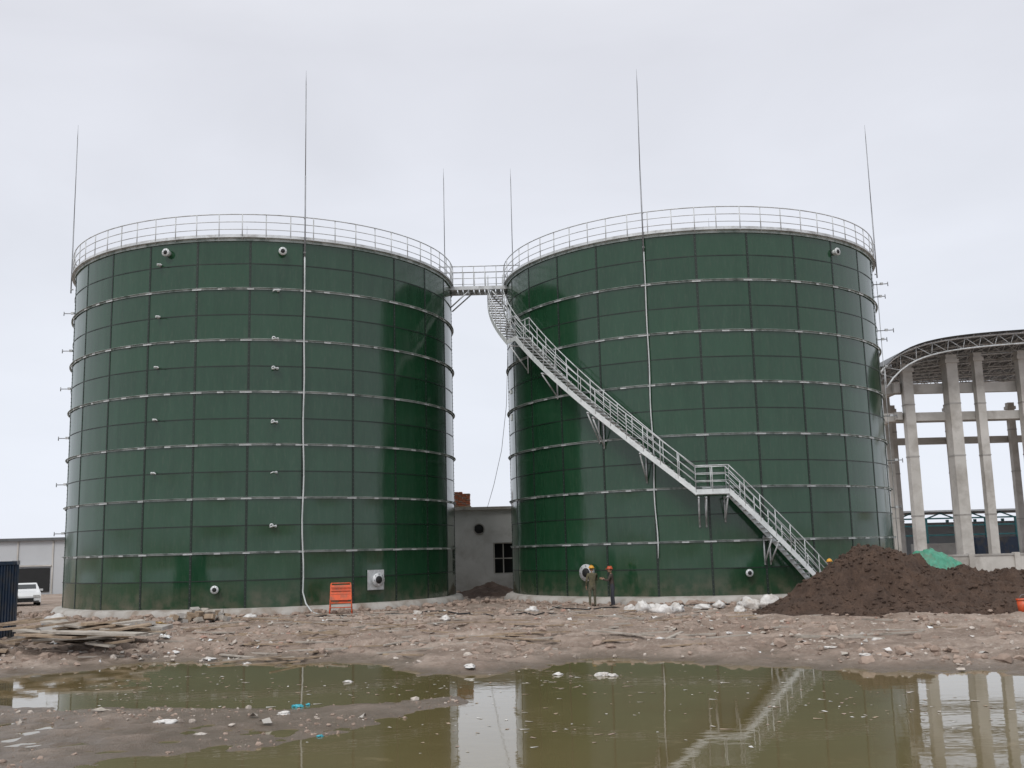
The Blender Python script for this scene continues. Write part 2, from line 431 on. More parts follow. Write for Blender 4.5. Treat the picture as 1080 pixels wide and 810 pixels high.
def tap(mb,a,z,l=.28,side=1):
    c=pol(0,0,TR,a,z); d=Vector((math.cos(rad(a)),math.sin(rad(a)),0)); u=Vector((-d.y,d.x,0))*side
    mb.tube([c,c+d*.12],.06,M['galv'],8); mb.tube([c,c+d*l],.03,M['galv'],6)
    mb.box(c+d*l*.7,(.09,.09,.09),M['clip'],rad(a))
    mb.tube([c+d*l,c+d*l+u*.16,c+d*l+u*.26-Vector((0,0,.06))],.022,M['clip'],6)
def rod(mb,a,zt=26.0,bottom=None,w=0):
    p=pol(0,0,TR+.2,a,RIM-.8)
    mb.tube([p,pol(0,0,TR+.2,a,RIM+3.2)],.035,M['rod'],6)
    mb.tube([pol(0,0,TR+.2,a,RIM+3.2),pol(0,0,TR+.2+w,a,zt-.8)],.024,M['rod'],6)
    mb.tube([pol(0,0,TR+.2+w,a,zt-.8),pol(0,0,TR+.2+w,a,zt)],.018,M['rod'],5,r2=.006)
    for z in (RIM-.6,RIM+1.1): mb.box(pol(0,0,TR+.15,a,z),(.14,.08,.05),M['galv'],rad(a))
    if bottom is not None:
        N=24; pts=[pol(0,0,TR+.17,a+.25*math.sin(i*.9)*(i/N),RIM-.8-(RIM-.8-bottom)*i/N) for i in range(N+1)]
        return pts
    return None

LT=build_tank(-13.54,57.45,-95.9,3)
mb=MB()
for a,z in ((-104.3,16.85),(-73.8,16.8)): flange(mb,a,z,.19,M['clip'])
for z in (16.3,13.8,11.4,8.95,6.5): tap(mb,-106.5,z)
for z in (14.9,12.6,11.2,8.7,6.4,3.97): tap(mb,-74.8,z,.24,-1)
for z in (3.97,8.7,11.2,12.6): flange(mb,-75.8,z+.03,.09,M['clip'],.12)
flange(mb,-89.3,1.22,.18,M['clip'],.2)
flange(mb,-47.6,1.42,.33,M['galv'],.25,plate=.92)
mb.obj("nozzles_and_manway",LT)
mb=MB()
for z in (16.1,14.0,11.9,9.2,6.7,4.1):
    c=pol(0,0,TR,-172,z); mb.tube([c,c+Vector((-.9,-.1,0))],.025,M['rod'],5); mb.box(c+Vector((-.45,-.05,.02)),(.16,.1,.12),M['galv']); mb.tube([c+Vector((-.9,-.1,.1)),c+Vector((-.9,-.1,-.12))],.025,M['rod'],5)
mb.tube([pol(0,0,TR+.3,-172,4),pol(0,0,TR+.3,-172,16.4)],.025,M['galv'],5)
mb.obj("sampling_pipes",LT)
mb=MB()
pts=rod(mb,-68.1,bottom=1.0); pts+= [pol(0,0,TR+.45,-67.5,.5),pol(0,0,TR+.9,-66.5,.12),pol(0,0,TR+1.6,-65.5,.05)]
mb.tube(pts,.035,M['cable'],6)
rod(mb,22); rod(mb,-158); rod(mb,112,24.5)
mb.obj("lightning_rods",LT)

RT=build_tank(10.0,58.1,-96.4,9)
mb=MB()
flange(mb,-53.7,16.75,.19,M['clip'])
flange(mb,-87.4,1.36,.17,M['clip'],.2)
flange(mb,-129.8,1.5,.40,M['galv'],.28)
mb.obj("nozzles_and_manway",RT)
mb=MB()
for z,l in ((16.6,.8),(15.9,.6),(14.0,.9),(13.5,.5),(12.0,.6),(9.3,.7),(6.9,.8),(4.4,.5)):
    c=pol(0,0,TR,-12,z); mb.tube([c,c+Vector((l,-.2,0))],.025,M['rod'],5); mb.box(c+Vector((l*.6,-.12,.02)),(.16,.1,.12),M['galv']); mb.tube([c+Vector((l,-.2,.1)),c+Vector((l,-.2,-.14))],.025,M['rod'],5)
mb.tube([pol(0,0,TR+.25,-12,1),pol(0,0,TR+.25,-12,16.8)],.02,M['galv'],5)
mb.obj("sampling_pipes",RT)
mb=MB()
pts=rod(mb,-109.9,bottom=2.1,w=-.25); mb.tube(pts,.03,M['cable'],6)
rod(mb,-20,25.3); rod(mb,160); rod(mb,70,24.5)
mb.obj("lightning_rods",RT)

# ------------------------------------------------------------------ stair wrapped round right tank
st=empty("steel_staircase",(10.0,58.1,0))
ri,ro=TR+.22,TR+1.07
fl=[(-184,RIM-.05,-155,13.45),(-155,13.45,-150,13.45),(-150,13.45,-99.5,5.1),(-99.5,5.1,-92,5.1),(-92,5.1,-68.3,.35)]
stg=MB(); trd=MB(); rl=MB(); br=MB()
def P(r,a,z): return pol(0,0,r,a,z)
for a0,z0,a1,z1 in fl:
    n=max(4,int((a1-a0)/2)); 
    for r_ in (ri,ro):
        path=[P(r_,a0+(a1-a0)*i/n,z0+(z1-z0)*i/n-.09) for i in range(n+1)]
        stg.ribbon(path,.30 if z0!=z1 else .22,.03,M['clip'])
        path=[P(r_,a0+(a1-a0)*i/n,z0+(z1-z0)*i/n) for i in range(n+1)]
        for hh,rr_ in ((1.08,.027),(.74,.018),(.40,.018)):
            rl.tube([p+Vector((0,0,hh)) for p in path],rr_,M['galv'],5)
    L=math.hypot(rad(a1-a0)*ro,z1-z0); npost=max(2,int(L/.95))
    for i in range(npost+1):
        t=i/npost
        for r_ in (ri,ro):
            p=P(r_,a0+(a1-a0)*t,z0+(z1-z0)*t-.1); rl.tube([p,p+Vector((0,0,1.18))],.022,M['galv'],5)
    if z0!=z1:
        ns=int((z0-z1)/.2)
        for i in range(ns):
            t=(i+.5)/ns; a=a0+(a1-a0)*t
            trd.box(P((ri+ro)/2,a,z0+(z1-z0)*t),(ro-ri-.04,.25,.035),M['galv'],rad(a))
    else:
        m_=6
        for i in range(m_):
            a=a0+(a1-a0)*(i+.5)/m_; trd.box(P((ri+ro)/2,a,z0),(ro-ri-.04,rad(a1-a0)*10.8/m_-.01,.03),M['galv'],rad(a))
for a,z,l in ((-153,13.3,1.3),(-139,11.4,1.1),(-125,9.15,1.3),(-123.6,8.9,1.3),(-112,7.05,1.2),(-99,4.95,1.2),(-97.3,4.95,1.2),(-92.5,4.95,1.0),(-83,3.1,1.1),(-81.5,2.9,.9)):
    br.tube([P(TR,a,z-.2),P(ro+.05,a,z-.2)],.045,M['galv'],6)
    br.tube([P(TR+.06,a,z-.2-l),P(ro,a,z-.25)],.035,M['galv'],6)
    br.tube([P(TR+.06,a,z-.1),P(TR+.06,a,z-.3-l)],.04,M['galv'],6)
stg.obj("stringers",st); trd.obj("treads",st); rl.obj("handrails",st); br.obj("brackets",st)
bg=empty("access_bridge",(-1.7,57.75,RIM)); mb=MB()
for y in (-.65,.65):
    mb.box((0,y,-.14),(4.4,.07,.2),M['galv'])
    for hh,r_ in ((1.12,.03),(.78,.02),(.42,.02)): mb.tube([(-2.3,y,hh),(2.3,y,hh)],r_,M['galv'],5)
    for i in range(8): mb.tube([(-2.2+i*.63,y,-.1),(-2.2+i*.63,y,1.12)],.024,M['galv'],5)
for i in range(14): mb.box((-2.05+i*.31,0,-.06),(.26,1.2,.03),M['galv'])
mb.obj("deck_and_rails",bg)
mb=MB()
for y in (-.6,.6):
    mb.tube([(-1.62,y*.9,-1.2),(-.5,y,-.2)],.04,M['galv'],6); mb.tube([(1.62,y*.9,-1.4),(.6,y,-.2)],.04,M['galv'],6)
mb.obj("braces",bg)
dp=empty("riser_pipe",(0,0,0))
mb=MB(); mb.tube([(0.0,56.6,9.2),(0.0,56.6,11.6)],.06,M['galv'],8); mb.box((-.02,56.5,9.8),(.2,.2,.35),M['clip']); mb.box((-.02,56.5,11.2),(.22,.2,.2),M['clip']); mb.obj("riser",dp)
mb=MB(); mb.tube([(-.15,58.6,RIM-.2),(-.2,59.2,14),(-.35,60,11),(-.7,60.4,8.4),(-1.2,60.6,6.4),(-1.9,71.9,5.6)],.015,M['rod'],5); mb.obj("hanging_cable")

# ------------------------------------------------------------------ middle building
pb=empty("pump_house",(-2.5,72,0)); mb=MB()
W0,W1=-6.5,7.5; H=5.45
def wall(x0,x1,z0,z1,y=0,t=.3): mb.box(((x0+x1)/2,y,(z0+z1)/2),(x1-x0,t,z1-z0),M['render'])
wall(W0,.95,-.3,H); wall(3.3,W1,-.3,H); wall(.95,3.3,-.3,1.1); wall(.95,3.3,3.2,H)
mb.box((W0+.15,4.15,H/2),(.3,8,H),M['render']); mb.box((W1-.15,4.15,H/2),(.3,8,H),M['render']); mb.box((.5,8.3,H/2),(14,.3,H),M['render'])
mb.obj("walls",pb)
mb=MB(); mb.box((.5,4.1,H+.1),(14.6,9,.2),M['cfound']); mb.obj("roof_slab",pb)
mb=MB(); mb.tube([(0,-.17,4.15),(0,-.155,4.15)],.33,M['dark'],20); mb.tube([Vector((.36*math.cos(k*.3927),-.17,4.15+.36*math.sin(k*.3927))) for k in range(16)],.04,M['conc'],6,closed=True); mb.obj("round_vent",pb)
mb=MB()
for x in (1.0,1.62,2.3,3.2): mb.box((x,0,2.15),(.07,.1,2.1),M['concw'])
for z in (1.14,2.15,3.16): mb.box((2.1,.003,z),(2.3,.08,.06),M['concw'])
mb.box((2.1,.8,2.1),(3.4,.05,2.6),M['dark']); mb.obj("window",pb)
bs=empty("brick_stack",(-3.65,72.6,H+.21)); mb=MB()
for k in range(8):
    for i in range(4):
        for j in range(2):
            if k==7 and i>1: continue
            mb.box((-.4+i*.27+random.uniform(-.015,.015),j*.5,.16+k*.125),(.25,.48,.10),M['brick'] if (k+i)%3 else M['brickb'],random.uniform(-.04,.04))
mb.box((0,.25,.05),(1.2,1.1,.09),M['wood']); mb.obj("bricks",bs)

# ------------------------------------------------------------------ concrete frame hall (right)
fr=empty("concrete_frame_hall",(0,0,0)); mb=MB()
def column(x,y,z1,w,d=None):
    mb.box((x,y,z1/2-.2),(w,d or w,z1+.4),M['concw'])
    for z in (4.5,9.0,13.0):
        if z<z1-1: mb.box((x,y,z),(w+.05,(d or w)+.05,.10),M['conc'])
    mb.box((x,y,z1-.5),(w+.2,(d or w)+.2,.3),M['concw'])
column(30.6,80,16.2,.72); column(34.0,80,16.8,.85,1.1); column(36.15,80,16.95,.62); column(39.6,80,17.0,.7)
column(31.0,86,16.0,.55); column(36.6,85.6,16.8,.65); column(43.5,80,17.0,.7); column(48,80,17.0,.7)
for y in (100,):
    for x in (31.2,36.5,42,48,54): column(x,y,15.6,.6)
mb.obj("columns",fr)
mb=MB()
for y in (80.75,100.7): 
    mb.box((44.5,y,14.35),(32.5,.5,.75),M['concw']); mb.box((44.5,y,12.15),(32.5,.5,.65),M['concw'])
mb.box((29.85,90,14.4),(.45,20,.8),M['concw']); mb.box((29.85,90,12.2),(.45,20,.6),M['concw'])
mb.obj("beams",fr)
# gently sloped roof: steep haunch at the eave, then nearly flat, rising to a ridge
def arcz(x):
    u=min(1,abs(x-45.5)/18.2); e_=(1-u)*18.2
    return 14.75+2.15*(1-math.exp(-e_/1.7))+1.05*(1-math.exp(-e_/6.5))+.012*e_
XA=[27.3+ .62*i for i in range(30)]; XA+= [91-x for x in XA[::-1]]
NA=len(XA)
mb=MB()
for y in (77,81,85,89,93,97,101):
    up=[Vector((x,y,arcz(x))) for x in XA]; dn=[Vector((45.5+(x-45.5)*.965,y,arcz(x)-.8)) for x in XA]
    mb.tube(up,.08,M['galv'],6); mb.tube(dn,.07,M['galv'],6)
    for i in range(0,NA-1,2):
        mb.tube([dn[i],up[i+1]],.035,M['galv'],4)
        if i+2<NA: mb.tube([up[i+1],dn[i+2]],.035,M['galv'],4)
for i in range(0,NA,2):
    x=XA[i]; mb.tube([(x,76.8,arcz(x)+.08),(x,101.2,arcz(x)+.08)],.05,M['galv'],4)
for i in range(1,NA,3):
    x=XA[i]; xx=45.5+(x-45.5)*.965
    for k in range(6):
        mb.tube([(xx,77+4*k,arcz(x)-.8),(x,79+4*k,arcz(x))],.03,M['galv'],4); mb.tube([(x,79+4*k,arcz(x)),(xx,81+4*k,arcz(x)-.8)],.03,M['galv'],4)
mb.obj("roof_trusses",fr)
mb=MB(); vv=[];ff=[]
for x in XA[1:-1]:
    for y in (76.5,101.5): vv.append((x,y,arcz(x)+.16))
for i in range(len(XA)-3): ff.append((2*i,2*i+1,2*i+3,2*i+2))
mb.raw(vv,ff,M['roof'],True); mb.obj("roof_sheeting",fr)

mb=MB(); mb.box((48,70,.7),(43,.25,1.7),M['concw']); 
for i in range(15): mb.box((27+i*3,69.95,.78),(.35,.42,1.9),M['concw'])
mb.box((48,70,1.6),(43.2,.36,.12),M['conc']); mb.obj("boundary_wall")
sh=empty("steel_shed",(0,0,0)); mb=MB()
for i in range(22):
    x=34+i*3.2
    mb.box((x,112,2.4),(.28,.28,5.2),M['teal']); mb.box((x,122,2.4),(.28,.28,5.2),M['teal'])
    mb.tube([(x,112,4.9),(x+1.6,112,5.5),(x+3.2,112,4.9)],.08,M['teal'],5)
for z in (4.95,4.2,3.2): mb.box((67.6,112,z),(67.5,.16,.16),M['teal'])
mb.obj("frame",sh); mb=MB()
mb.box((67.6,117,5.72),(69,11,.18),M['wgrey']); mb.box((67.6,121.5,2.4),(68,.15,4.6),M['wgrey']); mb.obj("roof_and_back",sh)
mb=MB()
for i in range(9): mb.box((37+i*6.3+random.uniform(-.5,.5),109,.9+(i%3)*.25),(4.2,2,1.9+(i%3)*.5),[M['teal'],M['conc'],M['navy']][i%3])
mb.obj("stacked_crates",sh)

# ------------------------------------------------------------------ left side
wb=empty("warehouse",(-56,96,0)); mb=MB()
mb.box((0,0,2.2),(36,12,4.6),M['wgrey']); mb.box((0,0,4.62),(36.6,12.6,.24),M['roof'])
for i in range(12): mb.box((-16.5+i*3,-6.03,2.2),(.12,.1,4.5),M['concw'])
mb.obj("walls",wb); mb=MB()
for i in range(6): mb.box((-13+i*5.6,-6.05,1.2),(2.6,.12,2.0),M['dark'])
for i in range(6): mb.box((-13+i*5.6,-6.1,2.4),(2.9,.14,.12),M['concw'])
mb.obj("doors",wb)
ct=empty("site_container",(-20.65,36.2,hz(-20,35.5)-.05)); mb=MB()
Lc,Wc,Hc=6.06,2.44,2.75
mb.box((0,0,Hc/2),(Lc-.12,Wc-.12,Hc-.14),M['navy'])
for i in range(30):
    x=-Lc/2+.2+i*(Lc-.4)/29
    for y in (-1,1): mb.box((x,y*(Wc/2-.04),Hc/2),(.1,.07,Hc-.3),M['navy'])
for i in range(11):
    y=-Wc/2+.2+i*(Wc-.4)/10; mb.box((Lc/2-.04,y,Hc/2),(.07,.1,Hc-.3),M['navy'])
for x in (-1,1):
    for y in (-1,1):
        mb.box((x*(Lc/2-.06),y*(Wc/2-.06),Hc/2),(.14,.14,Hc),M['navy'])
        for z in (.08,Hc-.06): mb.box((x*(Lc/2-.07),y*(Wc/2-.07),z),(.2,.2,.14),M['rod'])
for z in (.09,Hc-.07):
    for y in (-1,1): mb.box((0,y*(Wc/2-.055),z),(Lc-.3,.115,.12),M['navy'])
    mb.box((Lc/2-.055,0,z),(.115,Wc-.3,.12),M['navy'])
mb.obj("body",ct)
def car(loc,rz):
    e=empty("parked_car",loc,rz); mb=MB()
    prof=[(-2.15,.32),(-2.18,.75),(-2.05,.95),(-1.85,1.0),(-1.35,1.42),(.35,1.45),(1.05,1.0),(1.95,.88),(2.15,.68),(2.18,.32)]
    vs=[];n=len(prof)
    for y,k in ((-.86,0),(-.8,1),(.8,1),(.86,0)):
        for x,z in prof: vs.append((x,(y*.82 if z>1.1 else y),z+(0 if k else -.02)))
    fs=[tuple(range(n))[::-1],tuple(range(3*n,4*n))]
    for j in range(3):
        for i in range(n): fs.append((j*n+i,j*n+(i+1)%n,(j+1)*n+(i+1)%n,(j+1)*n+i))
    mb.raw(vs,fs,M['carw']); mb.obj("body",e)
    mb=MB()
    mb.box((.72,0,1.235),(.02,1.28,.44),M['glass'],M_=Matrix.Rotation(rad(-58),3,'Y'))
    for y in (-1,1): mb.box((-.45,y*.775,1.2),(1.7,.05,.32),M['glass'],M_=Matrix.Rotation(rad(y*12),3,'X'))
    mb.box((-1.62,0,1.23),(.02,1.25,.42),M['glass'],M_=Matrix.Rotation(rad(50),3,'Y')); mb.obj("windows",e)
    mb=MB()
    for x in (-1.35,1.35):
        for y in (-1,1):
            mb.tube([(x,y*.68,.33),(x,y*.88,.33)],.33,M['rubber'],20); mb.tube([(x,y*.87,.33),(x,y*.9,.33)],.19,M['clip'],14)
    mb.obj("wheels",e)
    mb=MB()
    for y in (-.6,.6): mb.box((2.13,y,.68),(.12,.36,.14),M['lamp'])
    mb.box((2.17,0,.5),(.06,.9,.16),M['dark']); mb.box((2.19,0,.38),(.05,1.5,.07),M['dark'])
    for y in (-1,1): mb.box((.85,y*.95,1.02),(.12,.18,.12),M['carw'])
    mb.obj("lamps_grille_mirrors",e)
car((-30.7,66,-.05),rad(-62))

# bulk bag / sacks / debris -----------------------------------------
def crumple(name,loc,size,mt,seed,parent=None,sub=3,amp=.28,rz=0):
    bm=bmesh.new(); bmesh.ops.create_icosphere(bm,subdivisions=sub,radius=1)
    for v in bm.verts:
        p=v.co.copy(); n=mnoise.fractal(p*1.6+Vector((seed*3.1,seed,0)),1,2,4); r=1-abs(mnoise.noise(p*3.2+Vector((seed,0,seed))))*.5
        v.co=p*(r+amp*n); v.co.x*=size[0]; v.co.y*=size[1]; v.co.z*=size[2]
        if v.co.z<-size[2]*.4: v.co.z=-size[2]*.4
    me=bpy.data.meshes.new(name); bm.to_mesh(me); bm.free(); me.materials.append(mt)
    me.polygons.foreach_set("use_smooth",[True]*len(me.polygons))
    o=bpy.data.objects.new(name,me); COL.objects.link(o); o.location=loc; o.rotation_euler[2]=rz
    if parent: o.parent=parent
    return o
def lit(name,x,y,size,mt,seed,up=.3,amp=.35):
    z=max(hz(x,y),-.28); crumple(name,(x,y,z+size[2]*up),size,mt,seed,amp=amp,rz=seed*1.7)
crumple("bulk_bag",(-16.75,38.6,hz(-16.8,38.6)+.32),(.56,.52,.5),M['bag'],4,amp=.12)
i=0
for x,y,w,h in ((5.0,42.6,.45,.35),(5.7,41.9,.5,.3),(6.4,42.8,.4,.28),(4.6,43.6,.3,.22),(9.6,44.2,.55,.35),(10.4,43.8,.6,.42),(11.1,43.6,.4,.28),(8.4,44.4,.35,.2),(7.6,43.6,.4,.16),(11.5,42.6,.35,.22),(5.5,43.4,.5,.2),(9.0,43.2,.4,.2),(-11.2,44.5,.3,.16),(-4.2,44.8,.3,.15),(.6,45.2,.3,.16),(-2.8,41.0,.25,.14)):
    i+=1; lit("cement_sack",x,y,(w,w*.7,h),M['bag'],i)
for x,y,w in ((-6.2,18.9,.2),(-4.3,19.7,.15),(1.9,24.6,.22),(2.1,24.4,.16),(.9,24.9,.14),(-3.9,24.5,.12),(8.2,25.4,.2),(7.9,27.2,.16),(-8.8,30.5,.25),(-12.9,33.9,.22),(-1.2,25.9,.2),(4,30.2,.14),(9.6,28.6,.2),(-10.2,31.6,.2),(-5.5,31.8,.18),(6.2,31.5,.16),(-11.6,35.2,.22),(-7.4,29.2,.14),(-5.2,17.6,.1),(-7.1,19.7,.1)):
    i+=1; lit("plastic_litter",x,y,(w,w*.75,w*.3),M['bag'],i,up=.2,amp=.5)
mb=MB()
for k in range(260):
    gx,gy=random.choice([(-12,36),(-6,44),(0,40),(7,38),(9,30),(-9,31),(4,45),(-12,33)]); x=random.gauss(gx,2.4); y=random.gauss(gy,2.6)
    if k<16: x=random.uniform(-9,0); y=random.uniform(17,24)
    if hz(x,y)<-.27 or y>47: continue
    z=hz(x,y); w=random.uniform(.02,.13); a=random.uniform(0,6.28)
    R_=Matrix.Rotation(a,3,'Z')
    q=[(-w,-w*.6,.01),(0,-w*.7,.05+random.random()*.05),(w,-w*.5,.01),(w*.9,w*.6,.03),(0,w*.5,.01+random.random()*.06),(-w,w*.7,.02)]
    mb.raw([R_@Vector(v)+Vector((x,y,z+.012)) for v in q],[(0,1,4,5),(1,2,3,4)],random.choice([M['bag'],M['woodg'],M['woodg'],M['clip'],M['cfound']]))
mb.obj("scattered_scraps")
# floating leaves, husks and twigs on the water, drifted into clusters
mb=MB()
for k in range(420):
    gx,gy=random.choice([(-7,23.5),(-3,22.5),(1,23.5),(0,17.5),(4,22),(-9,25.5),(6,19)]); x=random.gauss(gx,1.5); y=random.gauss(gy,1.2)
    if hz(x,y)>-.29: continue
    w=random.uniform(.006,.03); l=w*random.uniform(1,4); R_=Matrix.Rotation(random.uniform(0,6.28),3,'Z')
    mb.raw([R_@Vector(v)+Vector((x,y,-.276)) for v in ((-l,-w,0),(l,-w,.004),(l*.8,w,0),(-l*.9,w,.005))],[(0,1,2,3)],random.choice([M['wood'],M['woodg'],M['clod'],M['bag']]))
mb.obj("floating_debris")
for x,y,w in ((-4.25,20.7,.12),(-4.1,20.9,.07),(-3.2,17.3,.06)):
    i+=1; lit("cyan_litter",x,y,(w,w*.7,w*.4),M['cyanp'],i,amp=.5)
def plank(mb,x,y,l,w,rz,z=None,tilt=0,mt=None,t=.05):
    zz=hz(x,y)+.05 if z is None else z
    mb.box((x,y,zz),(l,w,t),mt or M['wood'],M_=Matrix.Rotation(rz,3,'Z')@Matrix.Rotation(tilt,3,'Y'))
mb=MB()
for k in range(34):
    plank(mb,-14.2+random.uniform(-2.6,2.2),33.0+random.uniform(-2.2,2.4),random.uniform(1.0,3.2),random.uniform(.14,.8),random.uniform(-.6,.7),tilt=random.uniform(-.14,.14),z=hz(-14.5,33.3)+.05+.018*k,mt=random.choice([M['wood'],M['wood'],M['woodg']]),t=.06)
mb.obj("timber_boards")
mb=MB()
for k in range(14):
    x=-15.4+random.uniform(-2,2.8); y=36.4+random.uniform(-1.4,1.8)
    mb.box((x,y,hz(x,y)+.12),(random.uniform(.5,1.3),random.uniform(.4,.9),.14),M['cfound'],M_=Matrix.Rotation(random.uniform(0,3),3,'Z')@Matrix.Rotation(random.uniform(-.4,.4),3,'X'))
mb.obj("broken_slabs")
mb=MB()
for k in range(200):
    x=random.uniform(-13,13); y=random.uniform(29,47)
    plank(mb,x,y,random.uniform(.3,2.6),random.uniform(.04,.14),random.uniform(-.6,.6)+(1.4 if random.random()<.15 else 0),tilt=random.uniform(-.08,.08),t=.04,mt=random.choice([M['wood'],M['woodg']]))
mb.obj("scrap_timber")
mb=MB()
for x0,y0,ln,ph_ in ((-9,45.2,7,0),(-2.5,43.5,6,1.3),(1.5,46.2,8,2.2)):
    pts=[]
    for q in range(16):
        x=x0+ln*q/15; y=y0+.35*math.sin(q*.7+ph_); pts.append((x,y,hz(x,y)+.05))
    mb.tube(pts,.03,M['rubber'],6)
mb.obj("hose")
mb=MB()
for k in range(5): plank(mb,-14.6+k*.12,42.3+k*.1,1.1,.1,.3+.3*k,mt=M['woody'],tilt=.2)
mb.obj("yellow_timber")
mb=MB()
for k in range(40):
    x=-13.2+random.gauss(0,.6); y=44+random.gauss(0,.4)
    mb.box((x,y,hz(x,y)+.1+random.random()*.5*math.exp(-abs(x+13.2))),(.4,.2,.2),[M['cfound'],M['woodg'],M['wood']][k%3],M_=Matrix.Rotation(random.uniform(0,3),3,'Z')@Matrix.Rotation(random.uniform(-.6,.6),3,'X'))
mb.obj("block_heap")
pts=[]
for cx,cy in ((-13.54,57.45),(10.0,58.1)):
    for k in range(1100):
        a=random.uniform(-172,-8); r_=10.8+abs(random.gauss(0,.6)); p=pol(cx,cy,r_,a,0); q=.02+.18*random.random()**4
        pts.append((p.x,p.y,hz(p.x,p.y)+q*.3,q))
scatter("foundation_rubble",pts,M['clod'])

# orange stand -------------------------------------------------------
og=empty("orange_tool_stand",(-7.75,46.7,hz(-7.75,46.7)),rad(8)); mb=MB()
for x in (-.42,.42):
    mb.tube([(x*1.15,-.35,0),(x,.0,1.38)],.028,M['orange'],6); mb.tube([(x*1.15,.45,0),(x,.05,1.38)],.028,M['orange'],6)
    mb.tube([(x*1.1,-.3,.35),(x*1.1,.38,.35)],.02,M['orange'],6)
mb.tube([(-.48,-.3,.35),(.48,-.3,.35)],.022,M['orange'],6); mb.tube([(-.42,0.02,1.38),(.42,.02,1.38)],.03,M['orange'],6)
mb.obj("frame",og); mb=MB()
tl=Matrix.Rotation(rad(-14),3,'X')
mb.box((0,-.13,.98),(.92,.05,.66),M['orange'],M_=tl)
for i in range(4): mb.box((0,-.165,.76+i*.15),(.84,.03,.03),M['hatr'],M_=tl)
mb.box((0,.05,.55),(.9,.5,.06),M['orange']); mb.box((.1,.0,.66),(.4,.3,.16),M['hatr']); mb.obj("panel_and_shelf",og)
# orange lidded bucket at the foot of the pile
ob_=empty("orange_bucket",(17.35,36.6,hz(17.35,36.6)+.02),rad(30)); mb=MB()
mb.tube([(0,0,0),(0,0,.42)],.17,M['orange'],18,r2=.21)
mb.tube([(0,0,.405),(0,0,.455)],.225,M['orange'],18); mb.tube([(0,0,.45),(0,0,.47)],.16,M['hatr'],16)
mb.tube([(.225*math.cos(t_),.225*math.sin(t_)*.35-.1*math.sin(t_),.40+.20*math.sin(t_)) for t_ in [math.pi*q/10 for q in range(11)]],.008,M['rod'],5)
mb.obj("bucket_body",ob_)

# dirt pile ------------------------------------------------------------
def pileh(x,y):
    g=lambda cx,cy,sx,sy,h:h*np.exp(-(np.abs((x-cx)/sx)**2.2+np.abs((y-cy)/sy)**2.2))
    h=g(13.6,41.6,2.2,2.6,2.0)+g(16.6,41.0,2.6,2.6,1.1)+g(20.5,40.6,3.2,3,1.0)+g(24.5,40,3,3,.9)+g(11.0,40.6,1.7,1.6,.5)
    h=h-.10
    m=np.clip(h,0,1)
    h=h+m*(.42*fbm(x*.9,y*.9,51,5,.6)+.20*fbm(x*3.3,y*3.3,61,4,.7)+.12*(1-2*np.abs(fbm(x*2.1,y*2.1,91,4,.6))))
    return h
px=np.arange(8,29,.065); py=np.arange(36,46.5,.065)
X,Y=np.meshgrid(px,py); Z=height(X,Y)+pileh(X,Y)-.03
ii=np.arange(X.size).reshape(X.shape)
npmesh("dirt_pile",np.stack([X.ravel(),Y.ravel(),Z.ravel()],1),np.stack([ii[:-1,:-1].ravel(),ii[:-1,1:].ravel(),ii[1:,1:].ravel(),ii[1:,:-1].ravel()],1),M['pile'])
n=11000; x=rg.uniform(9,27,n); y=rg.uniform(36.5,44,n); ph=pileh(x,y); ok=ph>-.03+rg.uniform(-.07,.15,n)
zz=height(x,y)+np.maximum(ph,0); r_=.012+.10*rg.uniform(0,1,n)**7
scatter("dirt_clods",[(a,b,c_-.02,d) for a,b,c_,d in zip(x[ok],y[ok],zz[ok],r_[ok])],M['pile'])
px=np.arange(-5,2.2,.12); py=np.arange(58,69,.12); X,Y=np.meshgrid(px,py)
Z=height(X,Y)+.75*np.exp(-((X+1.6)/1.5)**2-((Y-64)/2.0)**2)*(1+.5*fbm(X*1.3,Y*1.3,5,4))-.04
ii=np.arange(X.size).reshape(X.shape)
npmesh("earth_heap",np.stack([X.ravel(),Y.ravel(),Z.ravel()],1),np.stack([ii[:-1,:-1].ravel(),ii[:-1,1:].ravel(),ii[1:,1:].ravel(),ii[1:,:-1].ravel()],1),M['pile'])
px=np.arange(17.4,23.0,.06); py=np.arange(48.6,52.4,.06); X,Y=np.meshgrid(px,py)
Z=height(X,Y)-.05+2.0*np.exp(-np.abs((X-19.3)/1.05)**2.4-np.abs((Y-50.5)/1.2)**2.4)+1.45*np.exp(-np.abs((X-20.9)/1.0)**2.4-np.abs((Y-50.4)/1.1)**2.4)
Z+=np.clip(Z,0,.5)*(.35*(1-2*np.abs(fbm(X*1.6,Y*1.6,15,4,.6)))+.25*fbm(X*4,Y*4,19,3))
ii=np.arange(X.size).reshape(X.shape)
npmesh("green_tarp_heap",np.stack([X.ravel(),Y.ravel(),Z.ravel()],1),np.stack([ii[:-1,:-1].ravel(),ii[:-1,1:].ravel(),ii[1:,1:].ravel(),ii[1:,:-1].ravel()],1),M['tarp'])

